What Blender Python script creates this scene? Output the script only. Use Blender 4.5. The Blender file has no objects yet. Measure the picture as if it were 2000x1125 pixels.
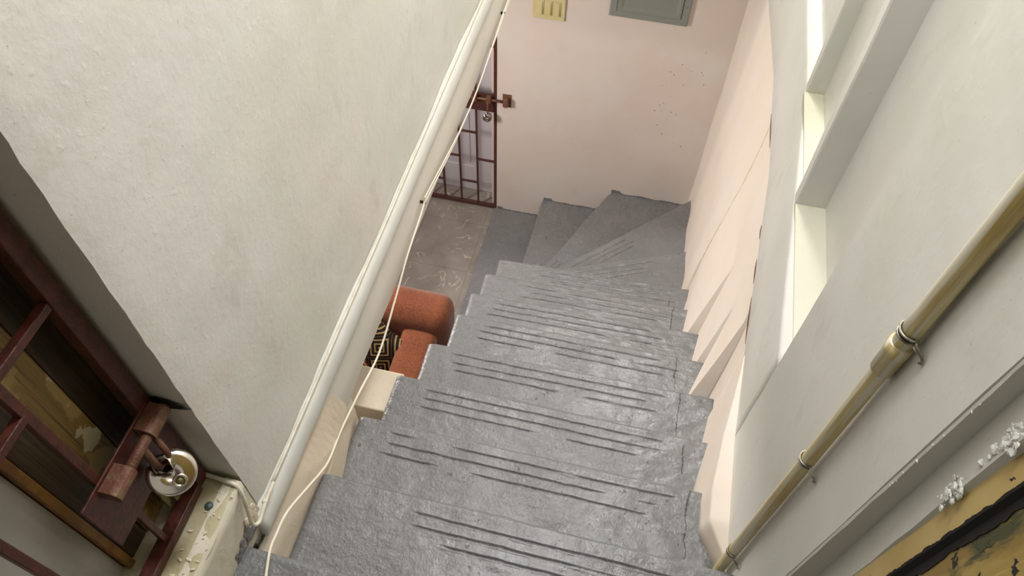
import bpy, bmesh, math, random
from mathutils import Vector, Matrix, noise
random.seed(7)
C = bpy.context.scene.collection
sc = bpy.context.scene

# ------------------------------------------------------------------ camera, world, lights, exposure
cam = bpy.data.objects.new('camera', bpy.data.cameras.new('camera'))
C.objects.link(cam)
cam.data.sensor_width = 36
cam.data.lens = 1494.9 / 2000 * 36
cam.data.clip_start = 0.02
cam.matrix_world = Matrix(((0.9742, -0.1923, 0.1174, -0.4014),
                           (0.2247, 0.7860, -0.5759, -3.3839),
                           (0.0184, 0.5874, 0.8091, 3.8895),
                           (0, 0, 0, 1)))
m3 = cam.matrix_world.to_3x3().normalized()
sc.camera = cam
w = bpy.data.worlds.new('world'); sc.world = w; w.use_nodes = True
w.node_tree.nodes['Background'].inputs[0].default_value = (0.9, 0.95, 1, 1)
w.node_tree.nodes['Background'].inputs[1].default_value = 0.06
vs = sc.view_settings
sc.display_settings.display_device = 'sRGB'
vs.view_transform = 'Standard'; vs.look = 'None'; vs.exposure = -0.12; vs.gamma = 1; vs.use_curve_mapping = False

def area(name, loc, target, size, power, col, size_y=None):
    l = bpy.data.lights.new(name, 'AREA'); l.energy = power; l.color = col
    l.shape = 'RECTANGLE' if size_y else 'DISK'; l.size = size
    if size_y: l.size_y = size_y
    o = bpy.data.objects.new(name, l); C.objects.link(o); o.location = loc
    o.rotation_euler = (Vector(target) - Vector(loc)).to_track_quat('-Z', 'Y').to_euler()
    return o
area('stairwell_light', (-0.42, -0.35, 4.75), (-0.45, -1.6, 1.5), 0.4, 45, (1.0, 0.985, 0.985))
area('living_room_light', (-2.35, -1.25, 1.76), (-0.4, -1.1, 1.2), 0.45, 37, (1.0, 0.905, 0.855))
area('landing_fill', (-0.48, -2.15, 4.8), (-0.5, -2.6, 2.3), 0.4, 27, (1.0, 0.985, 0.985))  # added fill lamp that brightens the walls near the landing

# ------------------------------------------------------------------ helpers
def obj(name, bm, mat, parent=None, smooth=False):
    me = bpy.data.meshes.new(name)
    bmesh.ops.recalc_face_normals(bm, faces=bm.faces)
    bm.to_mesh(me); bm.free()
    if smooth:
        for p in me.polygons: p.use_smooth = True
    me.materials.append(mat)
    o = bpy.data.objects.new(name, me); C.objects.link(o)
    if parent: 
        o.parent = parent
        o.matrix_parent_inverse = Matrix.Translation(-parent.location) if not any(parent.rotation_euler) else parent.matrix_basis.inverted()
    return o
def tag(o, label, cat=None, group=None, kind=None):
    if label: o['label'] = label
    if cat: o['category'] = cat
    if group: o['group'] = group
    if kind: o['kind'] = kind
    return o
def thing(name, loc, label, cat, group=None):
    o = bpy.data.objects.new(name, None); C.objects.link(o); o.location = loc
    o.empty_display_size = 0.05
    return tag(o, label, cat, group)
def struct(name, bm, mat, label=None, smooth=False, parent=None):
    o = obj(name, bm, mat, parent, smooth)
    if not parent: o['kind'] = 'structure'
    if label: o['label'] = label
    return o
def box(bm, x0, x1, y0, y1, z0, z1, bev=0, seg=2, mtx=None):
    r = bmesh.ops.create_cube(bm, size=1)
    vs_ = r['verts']
    for v in vs_:
        v.co = Vector((x0 + (v.co.x + .5) * (x1 - x0), y0 + (v.co.y + .5) * (y1 - y0), z0 + (v.co.z + .5) * (z1 - z0)))
        if mtx: v.co = mtx @ v.co
    if bev:
        es = list({e for v in vs_ for e in v.link_edges})
        bmesh.ops.bevel(bm, geom=es, offset=bev, segments=seg, profile=.5, affect='EDGES')
    return bm
def B(*a, **k): return box(bmesh.new(), *a, **k)
def tube(bm, pts, r, n=10, caps=True, rfun=None):
    pts = [Vector(p) for p in pts]; rings = []
    up = None
    for i, p in enumerate(pts):
        t = (pts[min(i + 1, len(pts) - 1)] - pts[max(i - 1, 0)]).normalized()
        if up is None:
            up = t.orthogonal().normalized()
        up = (up - t * up.dot(t)).normalized(); s = t.cross(up)
        rr = rfun(i) if rfun else r
        rings.append([bm.verts.new(p + (up * math.cos(a) + s * math.sin(a)) * rr) for a in [2 * math.pi * j / n for j in range(n)]])
    for a, b in zip(rings, rings[1:]):
        for j in range(n): bm.faces.new((a[j], a[(j + 1) % n], b[(j + 1) % n], b[j]))
    if caps:
        bm.faces.new(rings[0][::-1]); bm.faces.new(rings[-1])
    return bm
def smooth_path(pts, k=6):
    P = [Vector(p) for p in pts]; out = []
    for i in range(len(P) - 1):
        a, b, c, d = P[max(i - 1, 0)], P[i], P[i + 1], P[min(i + 2, len(P) - 1)]
        for j in range(k):
            t = j / k
            out.append(.5 * ((2 * b) + (c - a) * t + (2 * a - 5 * b + 4 * c - d) * t * t + (3 * b - a - 3 * c + d) * t ** 3))
    out.append(P[-1]); return out
def lathe(bm, prof, n=32, mtx=None):
    rings = []
    for r, h in prof:
        rings.append([bm.verts.new((r * math.cos(2 * math.pi * j / n), r * math.sin(2 * math.pi * j / n), h)) for j in range(n)])
    for a, b in zip(rings, rings[1:]):
        for j in range(n): bm.faces.new((a[j], a[(j + 1) % n], b[(j + 1) % n], b[j]))
    bm.faces.new(rings[0][::-1]); bm.faces.new(rings[-1])
    if mtx:
        for v in bm.verts: v.co = mtx @ v.co
    return bm
def nz(x, y, z=0): return noise.noise(Vector((x, y, z)))

# ------------------------------------------------------------------ materials
class NT:
    def __init__(s, name):
        s.m = bpy.data.materials.new(name); s.m.use_nodes = True
        s.t = s.m.node_tree; s.b = s.t.nodes['Principled BSDF']
        s.co = s.t.nodes.new('ShaderNodeTexCoord').outputs['Object']
    def n(s, kind, **k):
        nd = s.t.nodes.new(kind)
        for a, v in k.items(): setattr(nd, a, v)
        return nd
    def L(s, a, b): s.t.links.new(a, b)
    def map(s, scale=(1, 1, 1), rot=(0, 0, 0), loc=(0, 0, 0)):
        m = s.n('ShaderNodeMapping'); s.L(s.co, m.inputs[0])
        m.inputs['Scale'].default_value = scale; m.inputs['Rotation'].default_value = rot; m.inputs['Location'].default_value = loc
        return m.outputs[0]
    def noise(s, scale, detail=4, rough=.55, vec=None, dist=0):
        q = s.n('ShaderNodeTexNoise'); s.L(vec or s.co, q.inputs['Vector'])
        q.inputs['Scale'].default_value = scale; q.inputs['Detail'].default_value = detail
        q.inputs['Roughness'].default_value = rough; q.inputs['Distortion'].default_value = dist
        return q.outputs[0]
    def ramp(s, fac, stops):
        r = s.n('ShaderNodeValToRGB'); s.L(fac, r.inputs[0])
        e = r.color_ramp.elements
        while len(e) > len(stops): e.remove(e[-1])
        while len(e) < len(stops): e.new(1)
        for i, (p, c) in enumerate(stops):
            e[i].position = p; e[i].color = (*c, 1) if len(c) == 3 else c
        return r.outputs[0]
    def mask(s, fac, a, b):
        return s.ramp(fac, [(a, (0, 0, 0)), (b, (1, 1, 1))])
    def mix(s, f, a, b, mode='MIX'):
        m = s.n('ShaderNodeMix', data_type='RGBA', blend_type=mode)
        for inp, v in ((m.inputs[0], f), (m.inputs[6], a), (m.inputs[7], b)):
            if isinstance(v, (int, float)): inp.default_value = v
            elif isinstance(v, tuple): inp.default_value = (*v, 1)
            else: s.L(v, inp)
        return m.outputs[2]
    def math(s, op, a, b=0, c=0):
        m = s.n('ShaderNodeMath', operation=op)
        for i, v in enumerate((a, b, c)):
            if isinstance(v, (int, float)): m.inputs[i].default_value = v
            else: s.L(v, m.inputs[i])
        return m.outputs[0]
    def sep(s, v=None):
        q = s.n('ShaderNodeSeparateXYZ'); s.L(v or s.co, q.inputs[0]); return q.outputs
    def bump(s, h, strength=.5, dist=.002, prev=None):
        b = s.n('ShaderNodeBump'); b.inputs['Strength'].default_value = strength; b.inputs['Distance'].default_value = dist
        s.L(h, b.inputs['Height'])
        if prev: s.L(prev, b.inputs['Normal'])
        return b.outputs[0]
    def out(s, col=None, rough=None, normal=None, metal=None, spec=None):
        for k, v in (('Base Color', col), ('Roughness', rough), ('Normal', normal), ('Metallic', metal), ('Specular IOR Level', spec)):
            if v is None: continue
            i = s.b.inputs[k]
            if isinstance(v, (int, float)): i.default_value = v
            elif isinstance(v, tuple): i.default_value = (*v, 1)
            else: s.L(v, i)
        return s.m
def srgb(r, g, b):
    f = lambda c: (c / 255 / 12.92) if c / 255 <= .04045 else ((c / 255 + .055) / 1.055) ** 2.4
    return (f(r), f(g), f(b))

def plaster(name, base, tintA, tintB, bump=.35, bscale=60, dirt=None, dirtamt=.3, rough=.75):
    t = NT(name)
    c = t.mix(t.mask(t.noise(1.7, 3), .42, .62), base, tintA)
    c = t.mix(t.mask(t.noise(2.9, 5, vec=t.map(loc=(3, 7, 1))), .5, .72), c, tintB)
    if dirt:
        c = t.mix(t.math('MULTIPLY', t.mask(t.noise(9, 8, .65, vec=t.map((1, 1, .6), loc=(9, 2, 4))), .56, .75), dirtamt), c, dirt)
        c = t.mix(t.math('MULTIPLY', t.mask(t.noise(140, 2, .5), .72, .76), .55), c, dirt)
    h = t.math('ADD', t.math('MULTIPLY', t.noise(bscale, 6, .6), .6), t.noise(bscale / 7, 4))
    h2 = t.mask(t.noise(bscale * 1.6, 3, .5, vec=t.map(loc=(1, 1, 8))), .6, .75)
    nrm = t.bump(h, bump, .006)
    nrm = t.bump(h2, bump * .5, .002, nrm)
    return t.out(c, rough, nrm)

M = {}
M['wall_up'] = plaster('upper_plaster', srgb(222, 221, 216), srgb(214, 214, 203), srgb(224, 216, 209), .3, 42, srgb(176, 162, 142), .34)
M['wall_band'] = plaster('band_plaster', srgb(229, 224, 214), srgb(224, 220, 210), srgb(231, 226, 218), .12, 14, srgb(190, 180, 165), .12)
M['wall_pink'] = plaster('pink_plaster', srgb(219, 208, 199), srgb(215, 201, 192), srgb(217, 211, 202), .15, 18, srgb(185, 168, 150), .12)
M['wall_right'] = plaster('right_plaster', srgb(232, 222, 208), srgb(228, 216, 202), srgb(232, 224, 214), .12, 12, srgb(205, 190, 165), .12)
M['wall_right_up'] = plaster('right_upper_plaster', srgb(218, 217, 211), srgb(211, 211, 201), srgb(222, 221, 216), .22, 16, srgb(165, 155, 125), .25)
M['niche'] = plaster('niche_plaster', srgb(212, 211, 194), srgb(204, 202, 180), srgb(218, 217, 204), .35, 30, srgb(170, 158, 120), .5)
M['sill'] = plaster('sill_plaster', srgb(190, 182, 148), srgb(160, 148, 104), srgb(208, 200, 175), .7, 45, srgb(90, 78, 48), .8)
M['stub'] = plaster('stub_plaster', srgb(226, 212, 190), srgb(220, 206, 184), srgb(232, 220, 200), .3, 30, srgb(150, 135, 110), .2)
M['white_gloss'] = plaster('white_gloss_paint', srgb(238, 240, 234), srgb(232, 234, 226), srgb(240, 240, 234), .15, 20, srgb(200, 192, 170), .15, .4)

def mat_steps():
    t = NT('grey_step_paint')
    xyz = t.sep()
    pur = t.math('MULTIPLY', t.mask(t.math('MULTIPLY_ADD', t.noise(2.2, 2), .5, xyz['Z']), .5, 1.6), 1.0)
    c = t.mix(t.mask(t.noise(4, 5), .35, .65), srgb(125, 125, 126), srgb(117, 118, 119))
    c = t.mix(t.mask(t.noise(60, 4), .6, .75), c, srgb(132, 133, 133))
    wear = t.mask(t.noise(5, 6, .6, vec=t.map(loc=(4, 4, 4))), .55, .72)
    c = t.mix(t.math('MULTIPLY', wear, .35), c, srgb(138, 137, 135))
    pits = t.math('MULTIPLY', t.mask(t.noise(85, 3, .5, vec=t.map(loc=(2, 5, 9))), .675, .70), t.mask(t.noise(6, 3, vec=t.map(loc=(8, 1, 3))), .42, .55))
    c = t.mix(t.math('MULTIPLY', pits, .8), c, srgb(62, 60, 60))
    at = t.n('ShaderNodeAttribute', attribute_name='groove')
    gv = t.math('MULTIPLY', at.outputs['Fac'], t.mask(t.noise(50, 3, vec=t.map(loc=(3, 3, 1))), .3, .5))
    c = t.mix(t.math('MULTIPLY', gv, .72), c, srgb(58, 54, 54))  # shadow inside the tread grooves painted into the step colour
    # wandering crack parallel to the right wall
    wob = t.noise(9, 5, .7)
    d = t.math('ABSOLUTE', t.math('ADD', t.math('MULTIPLY_ADD', wob, .05, -.025), t.math('ADD', xyz['X'], .085)))
    crk = t.math('MULTIPLY', t.math('LESS_THAN', d, .0022), t.math('GREATER_THAN', t.noise(14, 3, vec=t.map(loc=(7, 1, 1))), .42))
    crk = t.math('MULTIPLY', crk, t.math('LESS_THAN', xyz['Y'], -1.15))
    c = t.mix(t.math('MULTIPLY', crk, .85), c, srgb(50, 47, 46))
    h = t.math('MULTIPLY_ADD', t.noise(95, 5, .62), .55, t.noise(26, 4, .55))
    h = t.math('SUBTRACT', h, t.math('MULTIPLY', pits, .3))
    h = t.math('SUBTRACT', h, t.math('MULTIPLY', crk, 1.0))
    hi = t.noise(210, 3, .6)
    rgh = t.mask(t.math('SUBTRACT', t.noise(3, 3, vec=t.map(loc=(1, 9, 3))), t.math('MULTIPLY', t.math('ADD', xyz['X'], .5), .35)), .42, .62)
    blob = t.mask(t.noise(120, 4, .6, dist=.3), .42, .7)
    n1 = t.bump(h, .34, .006)
    n1 = t.bump(t.math('MULTIPLY', blob, rgh), .5, .0016, n1)
    n1 = t.bump(hi, .12, .001, n1)
    r = t.math('MULTIPLY_ADD', t.noise(20, 4), .35, .10)
    return t.out(c, r, n1, spec=.55)
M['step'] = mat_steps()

def simple(name, col, rough=.5, metal=0, bump=0, bs=80, var=None, spec=None):
    t = NT(name)
    c = col
    if var: c = t.mix(t.mask(t.noise(bs * .3, 5), .4, .65), col, var)
    nrm = t.bump(t.noise(bs, 4), bump, .002) if bump else None
    return t.out(c, rough, nrm, metal, spec)
M['rust'] = simple('red_oxide_paint', srgb(88, 42, 31), .42, 0, .5, 160, srgb(62, 29, 23))
M['rust_worn'] = simple('worn_red_oxide', srgb(106, 60, 46), .5, 0, .7, 200, srgb(116, 90, 62))
M['rust_far'] = simple('dark_gate_paint', srgb(84, 46, 42), .5, 0, .2, 100, srgb(70, 38, 34))
M['chrome'] = simple('polished_steel', (.86, .80, .74), .2, 1, .03, 60)
M['dark_steel'] = simple('dull_steel', (.42, .38, .34), .3, 1, .3, 120, (.3, .26, .22))
M['brass'] = simple('worn_brass', srgb(150, 142, 96), .45, .5, .5, 150, srgb(110, 100, 60))
M['black'] = simple('black_recess', srgb(22, 18, 16), .7)
M['cable'] = simple('white_cable', srgb(232, 226, 206), .45, 0, .1, 100)
M['cablepaint'] = simple('painted_cable', srgb(226, 222, 206), .6, 0, .3, 80, srgb(206, 198, 176))
M['ivory'] = simple('ivory_plastic', srgb(212, 202, 154), .4, 0, 0, 30, srgb(205, 194, 142))
M['panel'] = simple('grey_enamel', srgb(138, 143, 136), .4, 0, .05, 40)
M['door_white'] = simple('white_door_paint', srgb(205, 200, 206), .5, 0, .08, 30)
M['door_edge'] = simple('cream_door_edge', srgb(226, 214, 198), .6, 0, .1, 40)
M['pale_panel'] = plaster('pale_painted_board', srgb(188, 188, 182), srgb(178, 178, 172), srgb(194, 190, 180), .2, 20, srgb(120, 112, 98), .35)
M['strap'] = simple('paint_spotted_wire', srgb(196, 192, 178), .35, .5, .4, 200, srgb(120, 110, 95))
M['wire_dark'] = simple('tarnished_wire', srgb(80, 68, 52), .4, .6)
M['orange_wood'] = simple('orange_wood_edge', srgb(146, 104, 48), .5, 0, .4, 60, srgb(110, 72, 30))

def wood(name, a, b, peel=None):
    t = NT(name)
    v = t.map((38, 38, 1.2))
    c = t.mix(t.mask(t.noise(2.4, 6, .65, vec=v, dist=.7), .35, .65), a, b)
    c = t.mix(t.math('MULTIPLY', t.mask(t.noise(7, 4, vec=t.map((60, 60, 1))), .55, .65), .6), c, srgb(38, 28, 18))
    if peel:
        c = t.mix(t.mask(t.noise(11, 5, .55, dist=.5), .5, .53), c, peel)
        c = t.mix(t.mask(t.noise(16, 4, vec=t.map(loc=(5, 5, 5))), .6, .62), c, srgb(196, 184, 150))
    return t.out(c, .5, t.bump(t.noise(3, 6, vec=v), .6, .003))
M['wood_dark'] = wood('dark_weathered_wood', srgb(84, 66, 42), srgb(44, 33, 22))
M['wood_peel'] = wood('peeling_yellow_wood', srgb(120, 96, 56), srgb(150, 122, 66), srgb(168, 142, 86))

def mat_yellow(heavy):
    t = NT('yellow_paint_flaking_black_' + ('leaf' if heavy else 'frame'))
    c = t.mix(t.mask(t.noise(5, 3), .4, .6), srgb(206, 180, 118), srgb(190, 162, 98)) if not heavy else \
        t.mix(t.mask(t.noise(9, 5, vec=t.map((1, 3, .5))), .4, .6), srgb(188, 162, 88), srgb(150, 124, 62))
    bl = t.mask(t.noise(34 if heavy else 46, 3, .5, vec=t.map((1, 1.3, .8), loc=(2, 2, 6))), .645 if heavy else .72, .66 if heavy else .73)
    c = t.mix(bl, c, srgb(20, 20, 18))
    if heavy:
        st = t.mask(t.noise(7, 6, .6, vec=t.map((1, 2, .5), loc=(1, 3, 3))), .55, .60)
        c = t.mix(st, c, srgb(74, 76, 44))
    return t.out(c, .35, t.bump(bl, .6, .002))
M['yel_frame'] = mat_yellow(False); M['yel_leaf'] = mat_yellow(True)

def mat_pipe():
    t = NT('stained_conduit')
    v = t.map((50, 50, 3))
    c = t.mix(t.mask(t.noise(1.2, 5, .6, vec=v), .38, .6), srgb(226, 212, 164), srgb(190, 160, 88))
    zz = t.sep()['Z']
    c = t.mix(t.math('MULTIPLY', t.mask(t.noise(1.5, 4, vec=t.map((60, 60, 1.3), loc=(2, 2, 2))), .52, .6), .85), c, srgb(224, 220, 204))
    return t.out(c, .32, t.bump(t.noise(60, 4), .2, .001))
M['pipe'] = mat_pipe()

def mat_floor():
    t = NT('marbled_floor_tile')
    c = t.mix(t.mask(t.noise(5, 5), .35, .65), srgb(150, 142, 134), srgb(128, 120, 112))
    vein = t.math('ABSOLUTE', t.math('SUBTRACT', t.noise(6, 4, .5, dist=1.2), .5))
    brk = t.mask(t.noise(7, 2, vec=t.map(loc=(6, 1, 2))), .46, .56)
    vm = t.math('MULTIPLY', t.math('LESS_THAN', vein, .010), brk)
    c = t.mix(t.math('MULTIPLY', vm, .6), c, srgb(196, 188, 176))
    br = t.n('ShaderNodeTexBrick', offset=0); t.L(t.map(loc=(.07, .16, 0)), br.inputs[0])
    br.inputs['Color1'].default_value = br.inputs['Color2'].default_value = (0, 0, 0, 1)
    br.inputs['Mortar'].default_value = (1, 1, 1, 1); br.inputs['Scale'].default_value = 1
    br.inputs['Brick Width'].default_value = .4; br.inputs['Row Height'].default_value = .4; br.inputs['Mortar Size'].default_value = .002
    c = t.mix(t.math('MULTIPLY', br.outputs[0], .5), c, srgb(96, 90, 84))
    return t.out(c, .32, None)
M['tile'] = mat_floor()

def mat_fabric():
    t = NT('rust_chenille')
    c = t.mix(t.mask(t.noise(120, 3, .7), .35, .65), srgb(142, 74, 34), srgb(94, 46, 20))
    c = t.mix(t.math('MULTIPLY', t.mask(t.noise(14, 5), .4, .7), .35), c, srgb(152, 84, 42))
    t.b.inputs['Sheen Weight'].default_value = .3
    return t.out(c, .85, t.bump(t.noise(260, 3), .9, .003))
M['fabric'] = mat_fabric()

def mat_pillow(name, dark, light):
    t = NT(name)
    xyz = t.sep(t.map((1 / .115, 1, 1 / .115), (0, math.radians(45), 0)))
    ax = t.math('ABSOLUTE', t.math('SUBTRACT', t.math('FRACT', xyz['X']), .5))
    az = t.math('ABSOLUTE', t.math('SUBTRACT', t.math('FRACT', xyz['Z']), .5))
    m = t.math('MAXIMUM', ax, az)
    ring = t.math('LESS_THAN', t.math('FRACT', t.math('MULTIPLY_ADD', m, 5.8, .12)), .36)
    return t.out(t.mix(ring, dark, light), .7, t.bump(t.noise(300, 2), .4, .001))
M['pillow'] = mat_pillow('diamond_cushion_print', srgb(34, 22, 18), srgb(206, 176, 120))
M['pillow_lit'] = mat_pillow('lit_diamond_print', srgb(120, 62, 38), srgb(222, 196, 150))  # paler print colours stand in for the lit side of the cushion

# ------------------------------------------------------------------ structure: floors, back wall, left side
Zf = 2.34
struct('floor', B(-4.0, 0.30, -4.6, 1.6, -0.1, 0.0), M['tile'], 'marbled grey-brown tile floor of the lower room')

bm = bmesh.new()
box(bm, -1.215, 0.30, 0.0, 0.30, -.05, 4.9)
box(bm, -4.0, -2.15, 0.0, 0.30, -.05, 4.9)
box(bm, -2.15, -1.215, 0.0, 0.30, 2.0, 4.9)
struct('wall_back', bm, M['wall_pink'], 'pinkish plaster wall at the foot of the stairs')
bm = bmesh.new()
box(bm, -4.3, -4.0, -4.6, 1.6, 0, 2.34)
struct('wall_living_left', bm, M['wall_pink'])
bm = bmesh.new()
box(bm, -4.0, -1.02, -4.6, 0, 2.1, 2.33)
box(bm, -1.0, 0.02, -.39, 0.0, 2.09, 2.33)
struct('ceiling', bm, M['wall_up'])

def left_wall():
    bm = bmesh.new()
    # sheet with soft undulation, thick behind
    ny, nzz = 120, 100
    g = []
    for i in range(ny + 1):
        y = -2.947 + i / ny * 2.947; row = []
        for j in range(nzz + 1):
            z = 2.35 + j / nzz * 2.5
            d = .004 * nz(y * 3, z * 3) + .002 * nz(y * 11, z * 9, 4)
            e = max(0, 1 - (y + 2.95) / .008)
            jit = .0015 * nz(z * 9, 3) + .003 * nz(z * 70, 9)
            yy = y + (jit if i == 0 else 0)
            row.append(bm.verts.new((-1.004 + d - .006 * e * e, yy, z)))
        g.append(row)
    for i in range(ny):
        for j in range(nzz): bm.faces.new((g[i][j], g[i + 1][j], g[i + 1][j + 1], g[i][j + 1]))
    for j in range(nzz):  # reveal
        a, b = bm.verts.new(g[0][j].co), bm.verts.new(g[0][j + 1].co)
        c = bm.verts.new((-1.16, -2.952, b.co.z)); d = bm.verts.new((-1.16, -2.952, a.co.z))
        bm.faces.new((a, b, c, d))
    box(bm, -1.22, -1.02, -2.945, 0, 2.34, 4.9)
    return bm
struct('wall_left', left_wall(), M['wall_up'], 'rough off-white plaster wall above the slab on the left', True)
struct('wall_near', B(-2.2, 1.5, -5.1, -4.9, 2.3, 4.9), M['wall_up'])
struct('ceiling_upper', B(-1.3, 0.40, -4.9, 0.3, 4.9, 5.0), M['wall_up'])

# slab edge band
def slab():
    bm = bmesh.new(); n = 150; prof = [(-1.10, 2.065), (-1.004, 2.065), (-.999, 2.075), (-.998, 2.17), (-.999, 2.262)]
    rows = []
    for i in range(n + 1):
        y = -3.02 + i / n * 3.02
        rows.append([bm.verts.new((x + (.003 * nz(y * 6, z * 9) if j > 1 else 0), y, z + (.006 * nz(y * 5, 2) + .003 * nz(y * 25, 7) if j < 3 else 0))) for j, (x, z) in enumerate(prof)])
    for a, b in zip(rows, rows[1:]):
        for j in range(len(prof) - 1): bm.faces.new((a[j], a[j + 1], b[j + 1], b[j]))
    bm.faces.new(rows[0])
    box(bm, -1.22, -1.008, -3.0, 0, 2.1, 2.345)
    return bm
slab_o = struct('trim_1', slab(), M['wall_band'], 'smooth cream slab edge running above the opening on the left', True)
def cove():
    bm = bmesh.new(); n = 200
    prof = [(-1.006, 2.255), (-.993, 2.262), (-.987, 2.285), (-.988, 2.32), (-.994, 2.345), (-1.006, 2.357)]
    rows = []
    for i in range(n + 1):
        y = -2.98 + i / n * 2.98
        f = .002 * nz(y * 9, 3) + .0015 * nz(y * 40, 5)
        rows.append([bm.verts.new((x + f * (0 < j < 5), y, z + .003 * nz(y * 14, j))) for j, (x, z) in enumerate(prof)])
    for a, b in zip(rows, rows[1:]):
        for j in range(len(prof) - 1): bm.faces.new((a[j], a[j + 1], b[j + 1], b[j]))
    bm.faces.new(rows[0])
    return bm
struct('trim_2', cove(), M['white_gloss'], 'glossy white cove strip along the foot of the left wall', True)
# wall that closes the stair side near the top, and the low ledge in front of it
def side_wall():
    bm = B(-1.12, -1.002, -3.3, -2.535, 0, 2.06)
    rows = []; n = 24
    for i in range(n + 1):
        y = -3.03 + i / n * .495; f = min(1, (-2.50 - y) / .3)
        xo = -1.004 + .040 * f * f * (3 - 2 * f)
        rows.append([bm.verts.new(c) for c in ((-1.002, y, 2.262), (-1.004 + .020 * f, y, 2.20), (xo, y, 2.11), (xo, y, 1.9))])
    for a, b in zip(rows, rows[1:]):
        for j in range(3): bm.faces.new((a[j], b[j], b[j + 1], a[j + 1]))
    f0 = rows[0]; bm.faces.new(f0 + [bm.verts.new((-1.05, f0[0].co.y, 1.9)), bm.verts.new((-1.05, f0[0].co.y, 2.2))])
    e = rows[-1]; bm.faces.new(e + [bm.verts.new((-1.05, e[0].co.y, 1.9)), bm.verts.new((-1.05, e[0].co.y, 2.06))])
    return bm
struct('wall_stair_side', side_wall(), M['stub'], 'cream wall closing the left side of the top steps')
struct('trim_3', B(-1.18, -0.962, -2.425, -2.285, 0, 1.775, bev=.004), M['stub'], 'cream concrete ledge beside the stair under the slab edge')

# door sill
def sill():
    bm = bmesh.new(); n, m = 44, 30
    g = []
    for i in range(n + 1):
        x = -1.32 + i / n * .32
        row = []
        for j in range(m + 1):
            y = -3.75 + j / m * .795
            z = 2.498 + .003 * nz(x * 20, y * 20) - (.006 if i == n else 0)
            row.append(bm.verts.new((x + (.004 * nz(y * 20, 1) if i == n else 0), y, z)))
        g.append(row)
    for i in range(n):
        for j in range(m): bm.faces.new((g[i][j], g[i + 1][j], g[i + 1][j + 1], g[i][j + 1]))
    box(bm, -1.32, -1.01, -3.75, -2.955, 2.3, 2.485)
    return bm
struct('trim_4', sill(), M['sill'], 'stained yellowish door sill beside the landing', True)
bm = bmesh.new(); g = []
for i in range(60):
    y = -3.75 + i * .796 / 59
    g.append([bm.verts.new((-1.0 + .003 * nz(y * 9, z * 14), y, z + .003 * nz(y * 30, 4) * (z > 2.48))) for z in (2.3, 2.34, 2.38, 2.42, 2.46, 2.496)] + [bm.verts.new((-1.03, y, 2.4995 + .001 * nz(y * 30, 2)))])
for a, b in zip(g, g[1:]):
    for j in range(6): bm.faces.new((a[j], b[j], b[j + 1], a[j + 1]))
struct('trim_12', bm, plaster('sill_riser_plaster', srgb(214, 208, 190), srgb(206, 200, 176), srgb(218, 214, 202), .35, 30, srgb(130, 118, 86), .6), 'pale riser of the door sill above the landing', True)
# grey paint smear at the foot of the slab edge
bm = bmesh.new()
for k in range(34):
    y = -3.06 + random.random() * .085; z = 2.338 + random.random() ** 2 * .035
    r = .004 + random.random() * .006
    bmesh.ops.create_icosphere(bm, subdivisions=2, radius=r, matrix=Matrix.Translation((-.998, y, z)) @ Matrix.Diagonal((.15, 1, 1.4, 1)))
struct('paint_smear', bm, M['step'], parent=slab_o, smooth=True)
bm = bmesh.new()
for k in range(40):
    y = -3.0 + random.random() * .035; z = 2.352 + random.random() * .045
    bmesh.ops.create_icosphere(bm, subdivisions=2, radius=.003 + random.random() * .005, matrix=Matrix.Translation((-.999, y, z)) @ Matrix.Diagonal((.2, 1, 1.6, 1)))
struct('flaking_filler', bm, M['stub'], parent=slab_o, smooth=True)

# ------------------------------------------------------------------ right wall
def skew(y): return max(0.0, min(.062, .062 * (y + 2.42) / 1.0)) * min(1, max(0, -y / .9)) if y > -2.42 else 0.0
def wall_right_x(y, z):
    k_ = max(0, min(1, (z - .9) / 1.15)); k_ = k_ * k_ * (3 - 2 * k_)
    x = .006 * nz(y * 2.2, z * 2.0) * (1 - k_) + skew(y) * k_ + .004 * math.sin(y * 21 + nz(y, z) * 2) * (1 - k_) * (y > -1.3)
    jumps = [(-1.06, .80, .018), (-1.53, 1.17, .045), (-1.79, 1.35, .03), (-1.985, 1.42, .055)]
    for k, (yj, zs, amp) in enumerate(jumps):
        y_next = jumps[k - 1][0] if k else -.3
        a = min(1.0, max(0.0, 1 - (z - zs) / (.34 + amp * 4)))
        L = (y_next - yj) * 1.0
        if yj <= y < yj + L:
            f = 1 - (y - yj) / L
            x -= amp * a * f
    a = max(0.0, 1 - max(0, z - 1.9) / .6)
    if y < -2.12: x -= .062 * a * min(1, max(0, (-2.12 - y) / .45)) ** 1.3 * min(1, max(0, (y + 2.745) / .09))
    if -2.12 <= y < -1.985: x += .012 * a
    return x
def right_lower():
    bm = bmesh.new()
    ys = []; y = -3.1
    while y < 0:
        ys.append(y); y += .012
    for j in (-1.06, -1.53, -1.79, -1.985): ys += [j - .0015, j + .0005]
    ys = sorted(ys) + [0.0]
    g = []
    for y in ys:
        row = []
        for j in range(105):
            z = j * .02
            row.append(bm.verts.new((wall_right_x(y, z), y, z)))
        row.append(bm.verts.new((.12, y, 2.084)))
        g.append(row)
    for a, b in zip(g, g[1:]):
        for j in range(len(a) - 1): bm.faces.new((a[j], b[j], b[j + 1], a[j + 1]))
    box(bm, .10, .30, -3.4, 0, 0, 2.1)
    return bm
struct('wall_right', right_lower(), M['wall_right'], 'cream plaster wall along the right ends of the steps', True)
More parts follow.
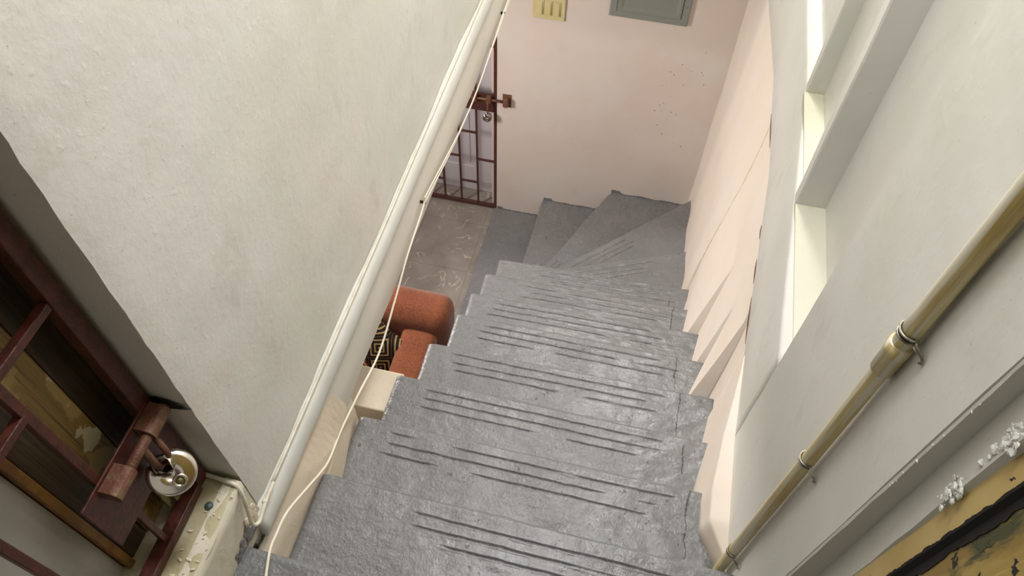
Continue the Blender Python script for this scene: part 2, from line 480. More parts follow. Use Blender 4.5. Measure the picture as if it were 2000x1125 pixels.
def right_upper():
    bm = bmesh.new()
    # slab band with ledge on top
    n = 70; rows = []
    for i in range(n + 1):
        y = -2.4245 + i / n * 2.4245; s = skew(y) + .002 * nz(y * 5, 2) * min(1, (y + 2.42) * 3)
        zb = 2.060 + .003 * nz(y * 8, 1)
        s -= .002 * min(1, max(0, (y + 2.41) * 8))
        rows.append([bm.verts.new(c) for c in ((.14, y, zb), (s + .004, y, zb), (s, y, zb + .008), (s, y, 2.44), (s + .006, y, 2.452), (.17, y, 2.455))])
    for a, b in zip(rows, rows[1:]):
        for j in range(5): bm.faces.new((a[j], b[j], b[j + 1], a[j + 1]))
    bm.faces.new(rows[0])
    return bm
ru = struct('trim_5', right_upper(), M['wall_right_up'], 'pale band with a ledge on top running along the right wall', True)
def pier(y0, y1, r=.004, zb=2.35):
    s0, s1 = skew(y0) , skew(y1)
    bm = bmesh.new(); nzn = 60
    g = []
    prof = [(.2, y0), (s0 + r, y0), (s0, y0 + r), (s1, y1 - r), (s1 + r, y1), (.2, y1)]
    for j in range(nzn + 1):
        z = zb + j / nzn * (4.9 - zb)
        g.append([bm.verts.new((x + (.0015 * nz(z * 7, y * 5)), y + .0015 * nz(z * 9, 4), z)) for x, y in prof])
    for a, b in zip(g, g[1:]):
        for k in range(len(prof) - 1): bm.faces.new((a[k], a[k + 1], b[k + 1], b[k]))
    return bm
struct('wall_right_pier', pier(-2.91, -2.42, zb=2.08), M['wall_right_up'], 'wide pale pier on the right that carries the conduit', False)
struct('trim_6', pier(-1.935, -1.885), M['wall_right_up'], 'narrow upright pier between the two recesses')
struct('trim_7', pier(-1.485, -1.43), M['wall_right_up'], 'upright pier at the far end of the second recess')
struct('wall_right_recess', B(.105, .30, -2.45, 0, 2.3, 4.9), M['wall_right_up'], 'recessed plaster behind the right piers')
struct('trim_9', B(.03, .106, -2.42, -1.935, 2.44, 2.458, bev=.002), M['niche'], 'greenish ledge top of the nearer recess')
struct('trim_10', B(.05, .106, -1.885, -1.485, 2.44, 2.458, bev=.002), M['niche'], 'greenish ledge top of the farther recess')
# return and set back strip near the door
bm = bmesh.new(); n = 60; rows = []
for i in range(n + 1):
    z = 2.3 + i / n * 2.6; d = .034 - .014 * max(0, min(1, (z - 2.6) / .7))
    e = .002 * nz(z * 30, 2) + .002 * nz(z * 9, 5)
    rows.append([bm.verts.new(c) for c in ((.0, -2.909, z), (.001, -2.913 + e, z), (d, -2.915, z), (d, -2.960 + e, z), (d + .02, -2.975, z))])
for a, b in zip(rows, rows[1:]):
    for j in range(4): bm.faces.new((a[j], a[j + 1], b[j + 1], b[j]))
box(bm, .06, .3, -2.96, -2.9, 2.0, 4.9)
tr = struct('trim_8', bm, M['wall_right_up'], 'set back plaster strip beside the yellow door frame on the right')
# chipped plaster along that edge
bm = bmesh.new()
for (yc, zc, cnt, sp) in ((-2.950, 3.20, 110, .024), (-2.957, 3.07, 50, .013), (-2.913, 3.08, 14, .07)):
    for k in range(cnt):
        r = (.001 + random.random() * .0028) * (1 if cnt > 15 else .45)
        p = Vector((.021 + random.random() * .004, yc + random.gauss(0, 1) * (.006 if cnt > 15 else .001), zc + random.gauss(0, 1) * sp))
        if cnt <= 15: p.x = .0005
        ret = bmesh.ops.create_icosphere(bm, subdivisions=1, radius=r, matrix=Matrix.Translation(p) @ Matrix.Diagonal((.6, 1 + random.random(), 1 + random.random(), 1)))
        for v in ret['verts']: v.co += Vector((nz(*(v.co * 300)), nz(*(v.co * 310)), nz(*(v.co * 290)))) * .002
struct('chipped_plaster', bm, M['white_gloss'], parent=tr)
# small upright ribs of paint drip on the lower right wall (seam)
bm = bmesh.new()
tube(bm, [(.004 + wall_right_x(-1.1, z) , -1.19 + .15 * (2.36 - z) / 1.6 + .004 * nz(z * 9, 1), z) for z in [.62 + .04 * i for i in range(38)]], .006, 6)
struct('paint_seam', bm, simple('brown_seam', srgb(198, 180, 150), .8, 0, .6, 90, srgb(224, 208, 188)), parent=bpy.data.objects['wall_right'], smooth=True)

bm = bmesh.new()
for a_, b_ in ((-2.9, -2.62), (-2.6, -2.2), (-2.12, -1.95), (-1.9, -1.8), (-1.72, -1.66), (-1.3, -1.12)):
    n = 20; tube(bm, [(skew(y) - .0035, y, 2.066 + .003 * nz(y * 9, 1)) for y in [a_ + (b_ - a_) * i / n for i in range(n + 1)]], 1, 6, rfun=lambda i: .0006 + .0016 * math.sin(math.pi * i / 20))
struct('plaster_crack', bm, simple('crack_brown', srgb(96, 74, 52), .9), parent=bpy.data.objects['wall_right'], smooth=True)

# yellow metal door on the right
struct('door_frame', B(.030, .07, -2.997, -2.962, 2.3, 4.6, bev=.002), M['yel_frame'], 'yellow painted door frame strip on the right')
bpy.data.objects['door_frame'].name = 'trim_11'
d2 = thing('door_1', (.06, -3.3, 2.34), 'yellow sheet metal door with flaking black patches at the lower right corner', None)
d2['kind'] = 'structure'
obj('door_leaf', B(.036, .075, -4.2, -3.003, 2.36, 4.5), M['yel_leaf'], d2)
bm = bmesh.new()
for k in range(5): box(bm, .033, .040, -3.100 - k * .16, -3.060 - k * .16, 2.37, 4.48, bev=.003)
obj('door_rib', bm, M['yel_leaf'], d2)
bm = bmesh.new(); rows = []; n = 260
for i in range(n + 1):
    z = 2.36 + i * 1.2 / n
    a_ = -2.9955 + .0025 * nz(z * 40, 1) + .0018 * nz(z * 130, 2); b_ = -3.013 + .005 * nz(z * 14, 4) + .003 * nz(z * 60, 5)
    rows.append([bm.verts.new(c) for c in ((.0365, a_ + .006, z), (.0285, a_ + .001, z), (.0288, -2.998, z), (.0348, -3.003, z), (.0348, b_, z), (.0365, b_, z))])
for a, b in zip(rows, rows[1:]):
    for j in range(5): bm.faces.new((a[j], a[j + 1], b[j + 1], b[j]))
obj('black_edge', bm, M['black'], d2)
struct('wall_right_near', B(.091, .3, -4.6, -2.96, 2.3, 4.9), M['wall_right_up'])

# ------------------------------------------------------------------ staircase
stair = thing('concrete_staircase', (-.95, -1.08, 0), 'grey painted concrete staircase with grooved treads and winders at the bottom', 'staircase')
def make_step(name, ox, oy, ang, x_len, depth, z, s_groove, gd=(.036, .066, .096), zlow=None, seed=0, s_off=0., res=.0022):
    """top grid in a local frame: s along the nosing, d back from it"""
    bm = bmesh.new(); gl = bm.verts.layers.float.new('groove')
    ca, sa = math.cos(ang), math.sin(ang)
    ns = int((x_len - s_off) / .012); nd = int(depth / res)
    top = []
    ragged = lambda s: .0025 * nz(s * 14, seed * 3.1) + .0022 * nz(s * 60, seed) + .005 * nz(s * 3, seed * 5)
    for i in range(ns + 1):
        s = s_off + i * (x_len - s_off) / ns; row = []
        for j in range(nd + 1):
            d = j * depth / nd
            h = .0022 * nz(s * 16, d * 16, seed) + .0016 * nz(s * 45, d * 45, seed + 5) + .0008 * nz(s * 110, d * 110, seed)
            gval = 0.
            if d < .010: h -= (.010 - d) ** 2 / .010 * .8
            e = min(s - s_off, .01)
            h -= (.01 - e) ** 2 / .01 * .7
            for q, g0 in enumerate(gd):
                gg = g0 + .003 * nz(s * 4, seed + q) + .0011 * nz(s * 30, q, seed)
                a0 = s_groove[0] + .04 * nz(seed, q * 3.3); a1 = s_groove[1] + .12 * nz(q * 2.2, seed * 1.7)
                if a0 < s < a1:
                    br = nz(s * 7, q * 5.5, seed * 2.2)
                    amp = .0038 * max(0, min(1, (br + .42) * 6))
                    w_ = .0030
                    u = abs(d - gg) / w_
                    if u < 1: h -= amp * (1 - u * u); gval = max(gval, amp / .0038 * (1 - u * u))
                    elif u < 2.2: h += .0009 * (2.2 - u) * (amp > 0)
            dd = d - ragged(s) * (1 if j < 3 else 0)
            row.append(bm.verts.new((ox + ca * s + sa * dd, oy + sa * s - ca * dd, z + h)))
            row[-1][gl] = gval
        top.append(row)
    for i in range(ns):
        for j in range(nd): bm.faces.new((top[i][j], top[i + 1][j], top[i + 1][j + 1], top[i][j + 1]))
    zl = z - .34 if zlow is None else zlow
    loop = [r[0] for r in top] + top[-1][1:] + [r[-1] for r in top[::-1]][1:] + top[0][::-1][1:-1]
    # slightly receding riser so the nosing reads
    cx_ = ox + ca * x_len / 2 + sa * depth / 2; cy_ = oy + sa * x_len / 2 - ca * depth / 2
    mid = []; low = []
    for v in loop:
        mid.append(bm.verts.new((v.co.x, v.co.y, z - .022)))
        dx, dy = cx_ - v.co.x, cy_ - v.co.y; Ld = math.hypot(dx, dy)
        low.append(bm.verts.new((v.co.x + dx / Ld * .012, v.co.y + dy / Ld * .012, zl)))
    N = len(loop)
    for i in range(N):
        k = (i + 1) % N
        bm.faces.new((loop[i], loop[k], mid[k], mid[i])); bm.faces.new((mid[i], mid[k], low[k], low[i]))
    bm.faces.new(low)
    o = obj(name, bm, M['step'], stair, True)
    return o
R_, T_ = .18, .245
xl = [-.937, -.947, -.946, -.936, -.959, -.977, -.986, -.966, -1.03]
yn = [(-1.095, -1.057), (-1.329, -1.31), (-1.573, -1.553), (-1.804, -1.80), (-2.06, -2.05), (-2.302, -2.306), (-2.541, -2.546), (-2.782, -2.795), (-3.028, -3.034)]
for k in range(9):
    z = (5 + k) * R_
    ya, yb = yn[k]
    ang = math.atan2(yb - ya, -xl[k])
    g = (.10, .82) if k > 1 else (.2, .85)
    if k == 7: g = (.26, .88)
    if k == 8: g = (.3, .85)
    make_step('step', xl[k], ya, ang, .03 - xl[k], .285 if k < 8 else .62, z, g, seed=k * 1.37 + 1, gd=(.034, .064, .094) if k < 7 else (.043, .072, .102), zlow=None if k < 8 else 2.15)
P0 = (-.945, -1.075)
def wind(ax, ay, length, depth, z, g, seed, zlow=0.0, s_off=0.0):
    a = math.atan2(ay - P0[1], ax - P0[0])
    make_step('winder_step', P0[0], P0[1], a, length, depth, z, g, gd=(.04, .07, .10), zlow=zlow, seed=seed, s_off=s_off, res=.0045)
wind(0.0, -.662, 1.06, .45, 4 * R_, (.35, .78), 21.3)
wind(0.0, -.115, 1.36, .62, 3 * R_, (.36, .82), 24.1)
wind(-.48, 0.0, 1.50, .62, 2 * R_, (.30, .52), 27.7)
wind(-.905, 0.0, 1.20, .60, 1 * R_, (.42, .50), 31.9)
bm = bmesh.new()
n = 60; L_ = [bm.verts.new((-1.232 + .006 * nz(i * .3, 2) + .004 * nz(i * 1.7, 3), -1.45 + i / n * 1.449, .016)) for i in range(n + 1)]
Rr = [bm.verts.new((-.9, v.co.y, .016)) for v in L_]
Lb = [bm.verts.new((v.co.x, v.co.y, -.02)) for v in L_]
for i in range(n):
    bm.faces.new((L_[i], Rr[i], Rr[i + 1], L_[i + 1])); bm.faces.new((Lb[i], L_[i], L_[i + 1], Lb[i + 1]))
obj('painted_floor_strip', bm, M['step'], stair)
# uneven grey paint line lapping up the back wall above each winder
def lap(x0, x1, z, seed):
    bm = bmesh.new(); n = int((x1 - x0) / .004); a = []; b = []
    for i in range(n + 1):
        x = x0 + (x1 - x0) * i / n
        h = .008 + .008 * nz(x * 12, seed) + .004 * nz(x * 60, seed) + (.016 if i < n * .12 else 0)
        a.append(bm.verts.new((x, -.0016, z - .004))); b.append(bm.verts.new((x, -.0016, z + max(.002, h))))
    c = [bm.verts.new((v.co.x, .001, v.co.z)) for v in b]
    for i in range(n):
        bm.faces.new((a[i], a[i + 1], b[i + 1], b[i])); bm.faces.new((b[i], b[i + 1], c[i + 1], c[i]))
    obj('paint_edge', bm, M['step'], stair)
lap(-1.21, -.90, .016, 1); lap(-.90, -.46, .18, 2); lap(-.475, .0, .36, 3)

bm = bmesh.new()
for (x, z, h) in ((-.60, .98, .05), (-.70, .52, .045), (-.42, .90, .02)):
    tube(bm, [(x, -.0004, z), (x + .004, -.0008, z + h * .5), (x + .003, -.0004, z + h)], .0013, 5)
struct('wall_scratch', bm, M['white_gloss'], parent=bpy.data.objects['wall_back'])
bm = bmesh.new()
for k in range(26):
    p = (-.35 + random.random() * .30, -.0003, .75 + random.random() * .8)
    bmesh.ops.create_icosphere(bm, subdivisions=1, radius=.0012 + random.random() * .0016, matrix=Matrix.Translation(p))
struct('wall_speck', bm, M['wire_dark'], parent=bpy.data.objects['wall_back'])

# ------------------------------------------------------------------ lower gate in the back wall
gate = thing('burglar_gate', (-1.6, 0.01, 0.0), 'dark red barred gate at the foot of the stairs beside the pink wall', 'gate', None)
def bar_v(x, z0, z1, w=.012, par=gate, m=M['rust_far'], name='upright_bar', y=0.012):
    obj(name, B(x - w / 2, x + w / 2, y - w / 2, y + w / 2, z0, z1, bev=.0015), m, par)
def bar_h(x0, x1, z, w=.012, par=gate, m=M['rust_far'], name='cross_bar', y=0.012):
    obj(name, B(x0, x1, y - w / 2, y + w / 2, z - w / 2, z + w / 2, bev=.0015), m, par)
obj('gate_frame', box(box(box(box(bmesh.new(), -1.234, -1.217, 0, .022, .01, 1.99), -2.14, -2.12, 0, .022, .01, 1.99), -2.12, -1.234, 0, .022, .01, .032), -2.12, -1.234, 0, .022, 1.97, 1.99), M['rust_far'], gate)
xs = [-1.345, -1.46, -1.575, -1.69, -1.805, -1.92, -2.03]
for x in xs:
    bar_v(x, .03, .85 if x > -1.5 else 1.97)
    if x > -1.5: bar_v(x, .98, 1.97)
for x0, x1, z in ((-1.345, -1.234, .434), (-1.46, -1.345, .654), (-1.46, -1.345, .22), (-1.575, -1.46, .436), (-1.69, -1.575, .2), (-1.69, -1.575, .66),
                  (-1.345, -1.234, 1.30), (-1.46, -1.345, 1.5), (-1.575, -1.46, 1.3), (-1.805, -1.69, .44), (-1.345, -1.234, 1.7)):
    bar_h(x0, x1, z)
obj('lock_plate', B(-1.50, -1.234, -.004, .004, .85, .98, bev=.001), M['rust_far'], gate)
bm = tube(bmesh.new(), [(-1.37, -.02, .955), (-1.16, -.02, .955)], .008, 10)
obj('bolt', bm, M['rust_worn'], gate, True)
for x in (-1.36, -1.275): obj('bolt_sleeve', B(x, x + .03, -.034, 0, .935, .975, bev=.004), M['rust_worn'], gate)
kp = thing('bolt_keeper', (-1.155, 0, .955), 'small rusty bolt keeper on the pink wall beside the lower gate', 'bolt keeper')
bm = bmesh.new(); box(bm, -1.18, -1.13, -.006, -.0005, .91, 1.0, bev=.001); box(bm, -1.172, -1.142, -.04, -.006, .93, .985, bev=.006)
obj('keeper_plate', bm, M['rust_worn'], kp)

def disc_padlock(loc, mtx, label, mat, edge, r=.035):
    t = thing('disc_padlock', loc, label, 'padlock')
    # body: disc in local XY, open notch towards +Y
    bm = bmesh.new()
    n = 64; prof = [(0, -.0115), (.24, -.0115), (.245, -.0120), (.55, -.0125), (.6, -.0115), (.8, -.0112), (.92, -.009), (.99, -.004), (1.0, 0)]
    prof = prof + [(a, -b) for a, b in prof[:-1][::-1]]
    rings = []
    for a, h in prof:
        ring = []
        for j in range(n + 1):
            th = math.radians(90 + 26) + math.radians(360 - 52) * j / n
            x, y = a * r * math.cos(th), a * r * math.sin(th)
            # inner notch circle centred at (0,.45r)
            q = Vector((x, y - .42 * r))
            if q.length < .40 * r:
                q = q.normalized() * .40 * r if q.length > 1e-6 else Vector((0, -.40 * r))
                x, y = q.x, q.y + .42 * r
            ring.append(bm.verts.new((x, y, h)))
        rings.append(ring)
    for a, b in zip(rings, rings[1:]):
        for j in range(n): 
            try: bm.faces.new((a[j], a[j + 1], b[j + 1], b[j]))
            except ValueError: pass
    bmesh.ops.remove_doubles(bm, verts=bm.verts, dist=1e-5)
    for v in bm.verts: v.co = mtx @ v.co
    body = obj('body', bm, mat, t, True); 
    bm = tube(bmesh.new(), [Vector((.40 * r * math.cos(a), .42 * r + .40 * r * math.sin(a), 0)) for a in [math.radians(-10 + 200 * i / 14) for i in range(15)]], .0045, 10)
    for v in bm.verts: v.co = mtx @ v.co
    obj('shackle', bm, edge, t, True)
    bm = lathe(bmesh.new(), [(.30 * r, .0105), (.30 * r, .0145), (.27 * r, .0160), (.20 * r, .0160), (.18 * r, .0135), (.0001, .0135)], 28, Matrix.Translation((.02 * r, -.42 * r, 0)))
    for v in bm.verts: v.co = mtx @ v.co
    collar = obj('keyhole_collar', bm, mat, body, True)
    bm = lathe(bmesh.new(), [(.13 * r, .0130), (.13 * r, .0150), (.0001, .0152)], 20, Matrix.Translation((.02 * r, -.42 * r, 0)))
    for v in bm.verts: v.co = mtx @ v.co
    obj('key_cylinder', bm, M['brass'], t, True)
    return t
disc_padlock((-1.262, -.045, .85), Matrix.Translation((-1.262, -.045, .845)) @ Matrix.Rotation(math.radians(65), 4, 'X') @ Matrix.Rotation(math.radians(10), 4, 'Z'),
             'small dull round padlock hanging on the lower gate', M['dark_steel'], M['dark_steel'], .028)
obj('hasp_loop', tube(bmesh.new(), smooth_path([(-1.262, -.02, .955), (-1.262, -.036, .93), (-1.262, -.04, .89), (-1.262, -.032, .86)]), .005, 8), M['rust_worn'], gate, True)

# ------------------------------------------------------------------ white door beyond the lower gate
dw = thing('door_2', (-1.7, .16, 0), 'white panelled door behind the lower gate', None); dw['kind'] = 'structure'
def door_leaf():
    bm = bmesh.new()
    box(bm, -2.10, -1.275, .152, .19, .004, 1.98)
    box(bm, -2.10, -2.0, .144, .153, .004, 1.98); box(bm, -1.405, -1.275, .144, .153, .004, 1.98); box(bm, -1.74, -1.62, .144, .153, .004, 1.98)
    for a, b in ((.004, .22), (.84, .98), (1.5, 1.6), (1.86, 1.98)):
        box(bm, -2.0, -1.74, .144, .153, a, b); box(bm, -1.62, -1.405, .144, .153, a, b)
    for x0, x1 in ((-1.98, -1.76), (-1.60, -1.43)):
        for z0, z1 in ((.25, .81), (1.01, 1.47), (1.63, 1.83)):
            box(bm, x0, x1, .146, .153, z0, z1, bev=.003)
    return bm
obj('door_leaf', door_leaf(), M['door_white'], dw)
obj('door_jamb', box(box(bmesh.new(), -1.262, -1.238, .06, .2, 0, 2.0), -1.275, -1.262, .13, .2, 0, 2.0), M['door_edge'], dw)
struct('wall_beyond', box(B(-4.0, -2.11, .31, .4, 0, 2.3), -2.11, .3, .31, .4, 0, 2.3), M['wall_pink'])

# ------------------------------------------------------------------ switch plate and breaker panel
sw = thing('switch_plate', (-.946, 0, 1.59), 'ivory three-gang light switch plate on the pink wall', 'light switch')
obj('plate', B(-1.030, -.862, -.009, -.0005, 1.532, 1.66, bev=.003), M['ivory'], sw)
for x0 in (-1.008, -.964, -.920):
    rf = obj('rocker_frame', B(x0, x0 + .036, -.012, -.009, 1.556, 1.64, bev=.001), M['ivory'], sw)
    bm = B(x0 + .006, x0 + .030, -.018, -.011, 1.562, 1.634, bev=.002)
    for v in bm.verts:
        if v.co.y < -.014: v.co.y += (v.co.z - 1.562) * .05
    obj('rocker', bm, M['ivory'], rf)
pn = thing('breaker_panel', (-.447, 0, 1.9), 'grey metal breaker panel door mounted on the pink wall', 'electrical panel')
def panel_frame():
    bm = bmesh.new()
    outer = [(-.642, 1.612), (-.252, 1.612), (-.252, 2.05), (-.642, 2.05)]
    def ins(d): return [(-.642 + d, 1.612 + d), (-.252 - d, 1.612 + d), (-.252 - d, 2.05 - d), (-.642 + d, 2.05 - d)]
    rings = [[bm.verts.new((x, y, z)) for x, z in ins(d)] for d, y in ((0, 0), (0.001, -.012), (.006, -.016), (.034, -.016), (.038, -.013), (.042, -.013))]
    for a, b in zip(rings, rings[1:]):
        for j in range(4): bm.faces.new((a[j], a[(j + 1) % 4], b[(j + 1) % 4], b[j]))
    bm.faces.new(rings[-1])
    return bm
obj('panel_frame', panel_frame(), M['panel'], pn)
def panel_door():
    bm = bmesh.new()
    def ins(d): return [(-.600 + d, 1.652 + d * .9), (-.294 - d, 1.652 + d * .9), (-.294 - d, 2.01 - d), (-.600 + d, 2.01 - d)]
    rings = [[bm.verts.new((x, y, z)) for x, z in ins(d)] for d, y in ((0, -.013), (0, -.020), (.010, -.0205), (.026, -.014), (.03, -.014))]
    for a, b in zip(rings, rings[1:]):
        for j in range(4): bm.faces.new((a[j], a[(j + 1) % 4], b[(j + 1) % 4], b[j]))
    bm.faces.new(rings[-1])
    return bm
obj('panel_door', panel_door(), M['panel'], pn)
obj('panel_screw', lathe(bmesh.new(), [(.004, 0), (.004, .002), (.001, .003)], 14, Matrix.Translation((-.270, -.016, 1.72)) @ Matrix.Rotation(math.radians(90), 4, 'X')), M['dark_steel'], pn)

# ------------------------------------------------------------------ armchair and cushion
ac = thing('armchair', (-1.75, -1.75, 0), 'rust-orange upholstered sofa seen below the stair on the left', 'sofa')
bm = B(-2.35, -1.115, -1.50, -1.29, .12, .775, bev=.075, seg=5)
for v in bm.verts:
    v.co.y += (v.co.z - .4) * .12 + .008 * nz(v.co.x * 5, v.co.z * 6); v.co.z += .012 * nz(v.co.x * 4, 1)
obj('backrest', bm, M['fabric'], ac, True)
def arm(x0, x1):
    bm = bmesh.new(); rings = []
    for i in range(15):
        t_ = i / 14; y = -1.36 - t_ * .68
        zt = .69 - .04 * t_ - .25 * max(0, t_ - .94) / .06 * .2
        wv = (x1 - x0) / 2; cx_ = (x0 + x1) / 2; ring = []
        for a in range(13):
            th = math.pi * a / 12
            ring.append(bm.verts.new((cx_ + wv * math.copysign(abs(math.cos(th)) ** .6, math.cos(th)), y, zt - .06 + .06 * math.sin(th) ** .6)))
        ring = [bm.verts.new((x1 - .01, y, .08))] + ring + [bm.verts.new((x0 + .01, y, .08))]
        rings.append(ring)
    for a, b in zip(rings, rings[1:]):
        for j in range(len(a) - 1): bm.faces.new((a[j], a[j + 1], b[j + 1], b[j]))
    bm.faces.new(rings[0]); bm.faces.new(rings[-1])
    return bm
obj('armrest', arm(-1.345, -1.165), M['fabric'], ac, True)
obj('armrest', arm(-2.30, -2.125), M['fabric'], ac, True)
obj('seat_cushion', B(-2.12, -1.34, -2.02, -1.42, .26, .43, bev=.05, seg=4), M['fabric'], ac, True)
obj('sofa_base', B(-2.2, -1.2, -1.98, -1.40, .06, .27, bev=.01), M['fabric'], ac)
for x in (-2.2, -1.22):
    for y in (-1.95, -1.38): obj('foot', B(x - .02, x + .02, y - .02, y + .02, 0, .1), M['wood_dark'], ac)
def cushion(loc, rot, label, mat):
    bm = bmesh.new(); n = 18; g = []
    for side in (1, -1):
        rows = []
        for i in range(n + 1):
            row = []
            for j in range(n + 1):
                u = -1 + 2 * i / n; v = -1 + 2 * j / n
                h = .065 * ((1 - u * u) * (1 - v * v)) ** .42
                pin = 1 - .10 * (1 - abs(u * v)) * max(abs(u), abs(v)) ** 3
                row.append(bm.verts.new((u * .175 * pin, side * h, v * .175 * pin)))
            rows.append(row)
        for i in range(n):
            for j in range(n): bm.faces.new((rows[i][j], rows[i + 1][j], rows[i + 1][j + 1], rows[i][j + 1]))
    bmesh.ops.remove_doubles(bm, verts=bm.verts, dist=1e-5)
    o = obj('throw_cushion', bm, mat, None, True); o.location = loc; o.rotation_euler = rot
    tag(o, label, 'cushion', None); return o
cushion((-1.475, -1.585, .60), (math.radians(-32), math.radians(38), math.radians(-14)), 'black cushion with gold concentric diamonds leaning beside the sofa arm', M['pillow'])
cushion((-1.585, -1.70, .60), (math.radians(-60), math.radians(30), math.radians(24)), 'brown and gold diamond cushion painted paler as if lit, the one nearest the slab edge', M['pillow_lit'])

# ------------------------------------------------------------------ upper gate on the left
GX = -1.072
g2 = thing('security_gate', (GX, -3.3, 2.5), 'dark red steel gate in the upper left doorway above the stained sill', 'gate')
def vbar(y, w=.014, z0=2.53, z1=4.4, name='upright_bar', x=GX): obj(name, B(x - w / 2, x + w / 2, y - w / 2, y + w / 2, z0, z1, bev=.0015), M['rust'], g2)
bm = bmesh.new(); box(bm, GX - .014, GX + .010, -2.985, -2.958, 2.505, 4.42, bev=.002); box(bm, GX - .012, GX + .014, -3.70, -2.985, 2.503, 2.528, bev=.002); box(bm, GX - .012, GX + .012, -3.72, -3.70, 2.503, 4.42)
obj('gate_frame', bm, M['rust'], g2)
for y in (-3.098, -3.232, -3.36, -3.5): vbar(y, z0=2.81 if y > -3.1 else 2.528)
vbar(-3.092, z0=2.528, z1=2.67, w=.011)
def hbar(y0, y1, z, x=GX): obj('cross_bar', B(x - .006, x + .008, y0, y1, z - .007, z + .007, bev=.0015), M['rust'], g2)
hbar(-3.10, -2.985, 3.10); hbar(-3.23, -3.10, 3.02); hbar(-3.36, -3.23, 3.2); hbar(-3.10, -2.985, 3.5); hbar(-3.23, -3.10, 3.4)
obj('lock_plate', B(GX + .008, GX + .012, -3.148, -2.968, 2.668, 2.815, bev=.001), M['rust'], g2)
# barrel bolt
bx_ = GX + .030; bz = 2.793
obj('bolt', tube(bmesh.new(), [(bx_, -3.105, bz), (bx_, -2.957, bz)], .0085, 14), M['rust_worn'], g2, True)
def sleeve(y0, y1):
    bm = bmesh.new(); prof = []
    for a in range(9):
        th = math.pi * a / 8; prof.append((bx_ + .0135 * math.sin(th), bz + .0145 * math.cos(th)))
    prof = [(GX + .012, bz + .0145)] + prof + [(GX + .012, bz - .0145)]
    A = [bm.verts.new((x, y0, z)) for x, z in prof]; Bv = [bm.verts.new((x, y1, z)) for x, z in prof]
    for i in range(len(prof)):
        k = (i + 1) % len(prof); bm.faces.new((A[i], A[k], Bv[k], Bv[i]))
    bm.faces.new(A); bm.faces.new(Bv)
    return bm
obj('bolt_sleeve', sleeve(-3.112, -3.066), M['rust_worn'], g2); obj('bolt_sleeve', sleeve(-3.010, -2.962), M['rust_worn'], g2)
obj('bolt_lug', tube(bmesh.new(), smooth_path([(bx_, -3.030, bz), (bx_ + .006, -3.034, bz - .025), (bx_ + .006, -3.034, bz - .055), (bx_ + .001, -3.03, bz - .075)]), .0062, 10), M['rust_worn'], g2, True)
obj('hasp_loop', tube(bmesh.new(), smooth_path([(GX + .010, -3.000, 2.775), (GX + .03, -3.004, 2.770), (GX + .045, -3.012, 2.75), (GX + .044, -3.016, 2.72), (GX + .026, -3.014, 2.700), (GX + .012, -3.012, 2.705)]), .0052, 10), M['rust_worn'], g2, True)
lt = thing('door_latch', (GX - .02, -3.03, 2.57), 'tarnished brass latch piece behind the upper gate beneath the padlock', 'latch')
bm = bmesh.new(); box(bm, GX - .018, GX - .012, -3.040, -3.005, 2.535, 2.60, bev=.001); box(bm, GX - .012, GX - .002, -3.028, -3.010, 2.54, 2.56, bev=.002); box(bm, GX - .012, GX - .004, -3.03, -3.018, 2.575, 2.59, bev=.002)
obj('latch_plate', bm, M['brass'], lt)
# chrome disc padlock: local Z -> towards the viewer side (+x, a little up)
zax = Vector((.52, -.52, .70)).normalized()
yax = Vector((-.87, .32, .50)); yax = (yax - zax * yax.dot(zax)).normalized()
xax = yax.cross(zax)
pc = Vector((-1.022, -3.031, 2.710))
mt = Matrix.Translation(pc) @ Matrix((xax, yax, zax)).transposed().to_4x4()
disc_padlock(tuple(pc), mt, 'shiny chrome round padlock hanging on the upper left gate', M['chrome'], M['dark_steel'], .039)

# wooden door behind the upper gate
dr = thing('door_3', (-1.17, -3.3, 2.5), 'weathered wooden door behind the upper left gate', None); dr['kind'] = 'structure'
WX = -1.12
obj('door_board', B(WX - .03, WX, -3.016, -2.953, 2.5, 4.5, bev=.004), M['wood_dark'], dr)
obj('door_board', B(WX - .03, WX + .004, -3.080, -3.018, 2.5, 4.5, bev=.004), M['wood_peel'], dr)
obj('door_board', B(WX - .03, WX, -3.131, -3.083, 2.5, 4.5, bev=.004), M['wood_dark'], dr)
obj('door_edge_strip', B(WX - .03, WX + .006, -3.147, -3.133, 2.5, 4.5, bev=.002), M['orange_wood'], dr)
obj('pale_panel', B(WX - .03, WX - .008, -3.9, -3.149, 2.5, 4.5), M['pale_panel'], dr)
obj('door_backing', B(WX - .05, WX - .031, -3.9, -2.951, 2.45, 4.9), M['black'], dr)

# hole broken in the reveal where the bolt goes
bm = bmesh.new()
pts = [(-1.058, 2.805), (-1.035, 2.80), (-1.02, 2.792), (-1.0, 2.79), (-1.02, 2.782), (-1.04, 2.776), (-1.05, 2.758), (-1.062, 2.74), (-1.07, 2.76), (-1.068, 2.80)]
a = [bm.verts.new((x, -2.9535, z)) for x, z in pts]; b = [bm.verts.new((x, -2.951, z)) for x, z in pts]
bm.faces.new(a)
for i in range(len(a)): k = (i + 1) % len(a); bm.faces.new((a[i], a[k], b[k], b[i]))
struct('bolt_hole', bm, M['black'], parent=bpy.data.objects['wall_left'])
sb = obj('screw_head', lathe(bmesh.new(), [(.008, 0), (.008, .003), (.005, .006), (.0005, .007)], 12, Matrix.Translation((-1.035, -3.012, 2.498))), simple('blue_grey_screw', srgb(96, 112, 112), .5, .4, .5, 200), None, True)
tag(sb, 'blue-grey screw head on the stained door sill', 'screw')
bm = bmesh.new()
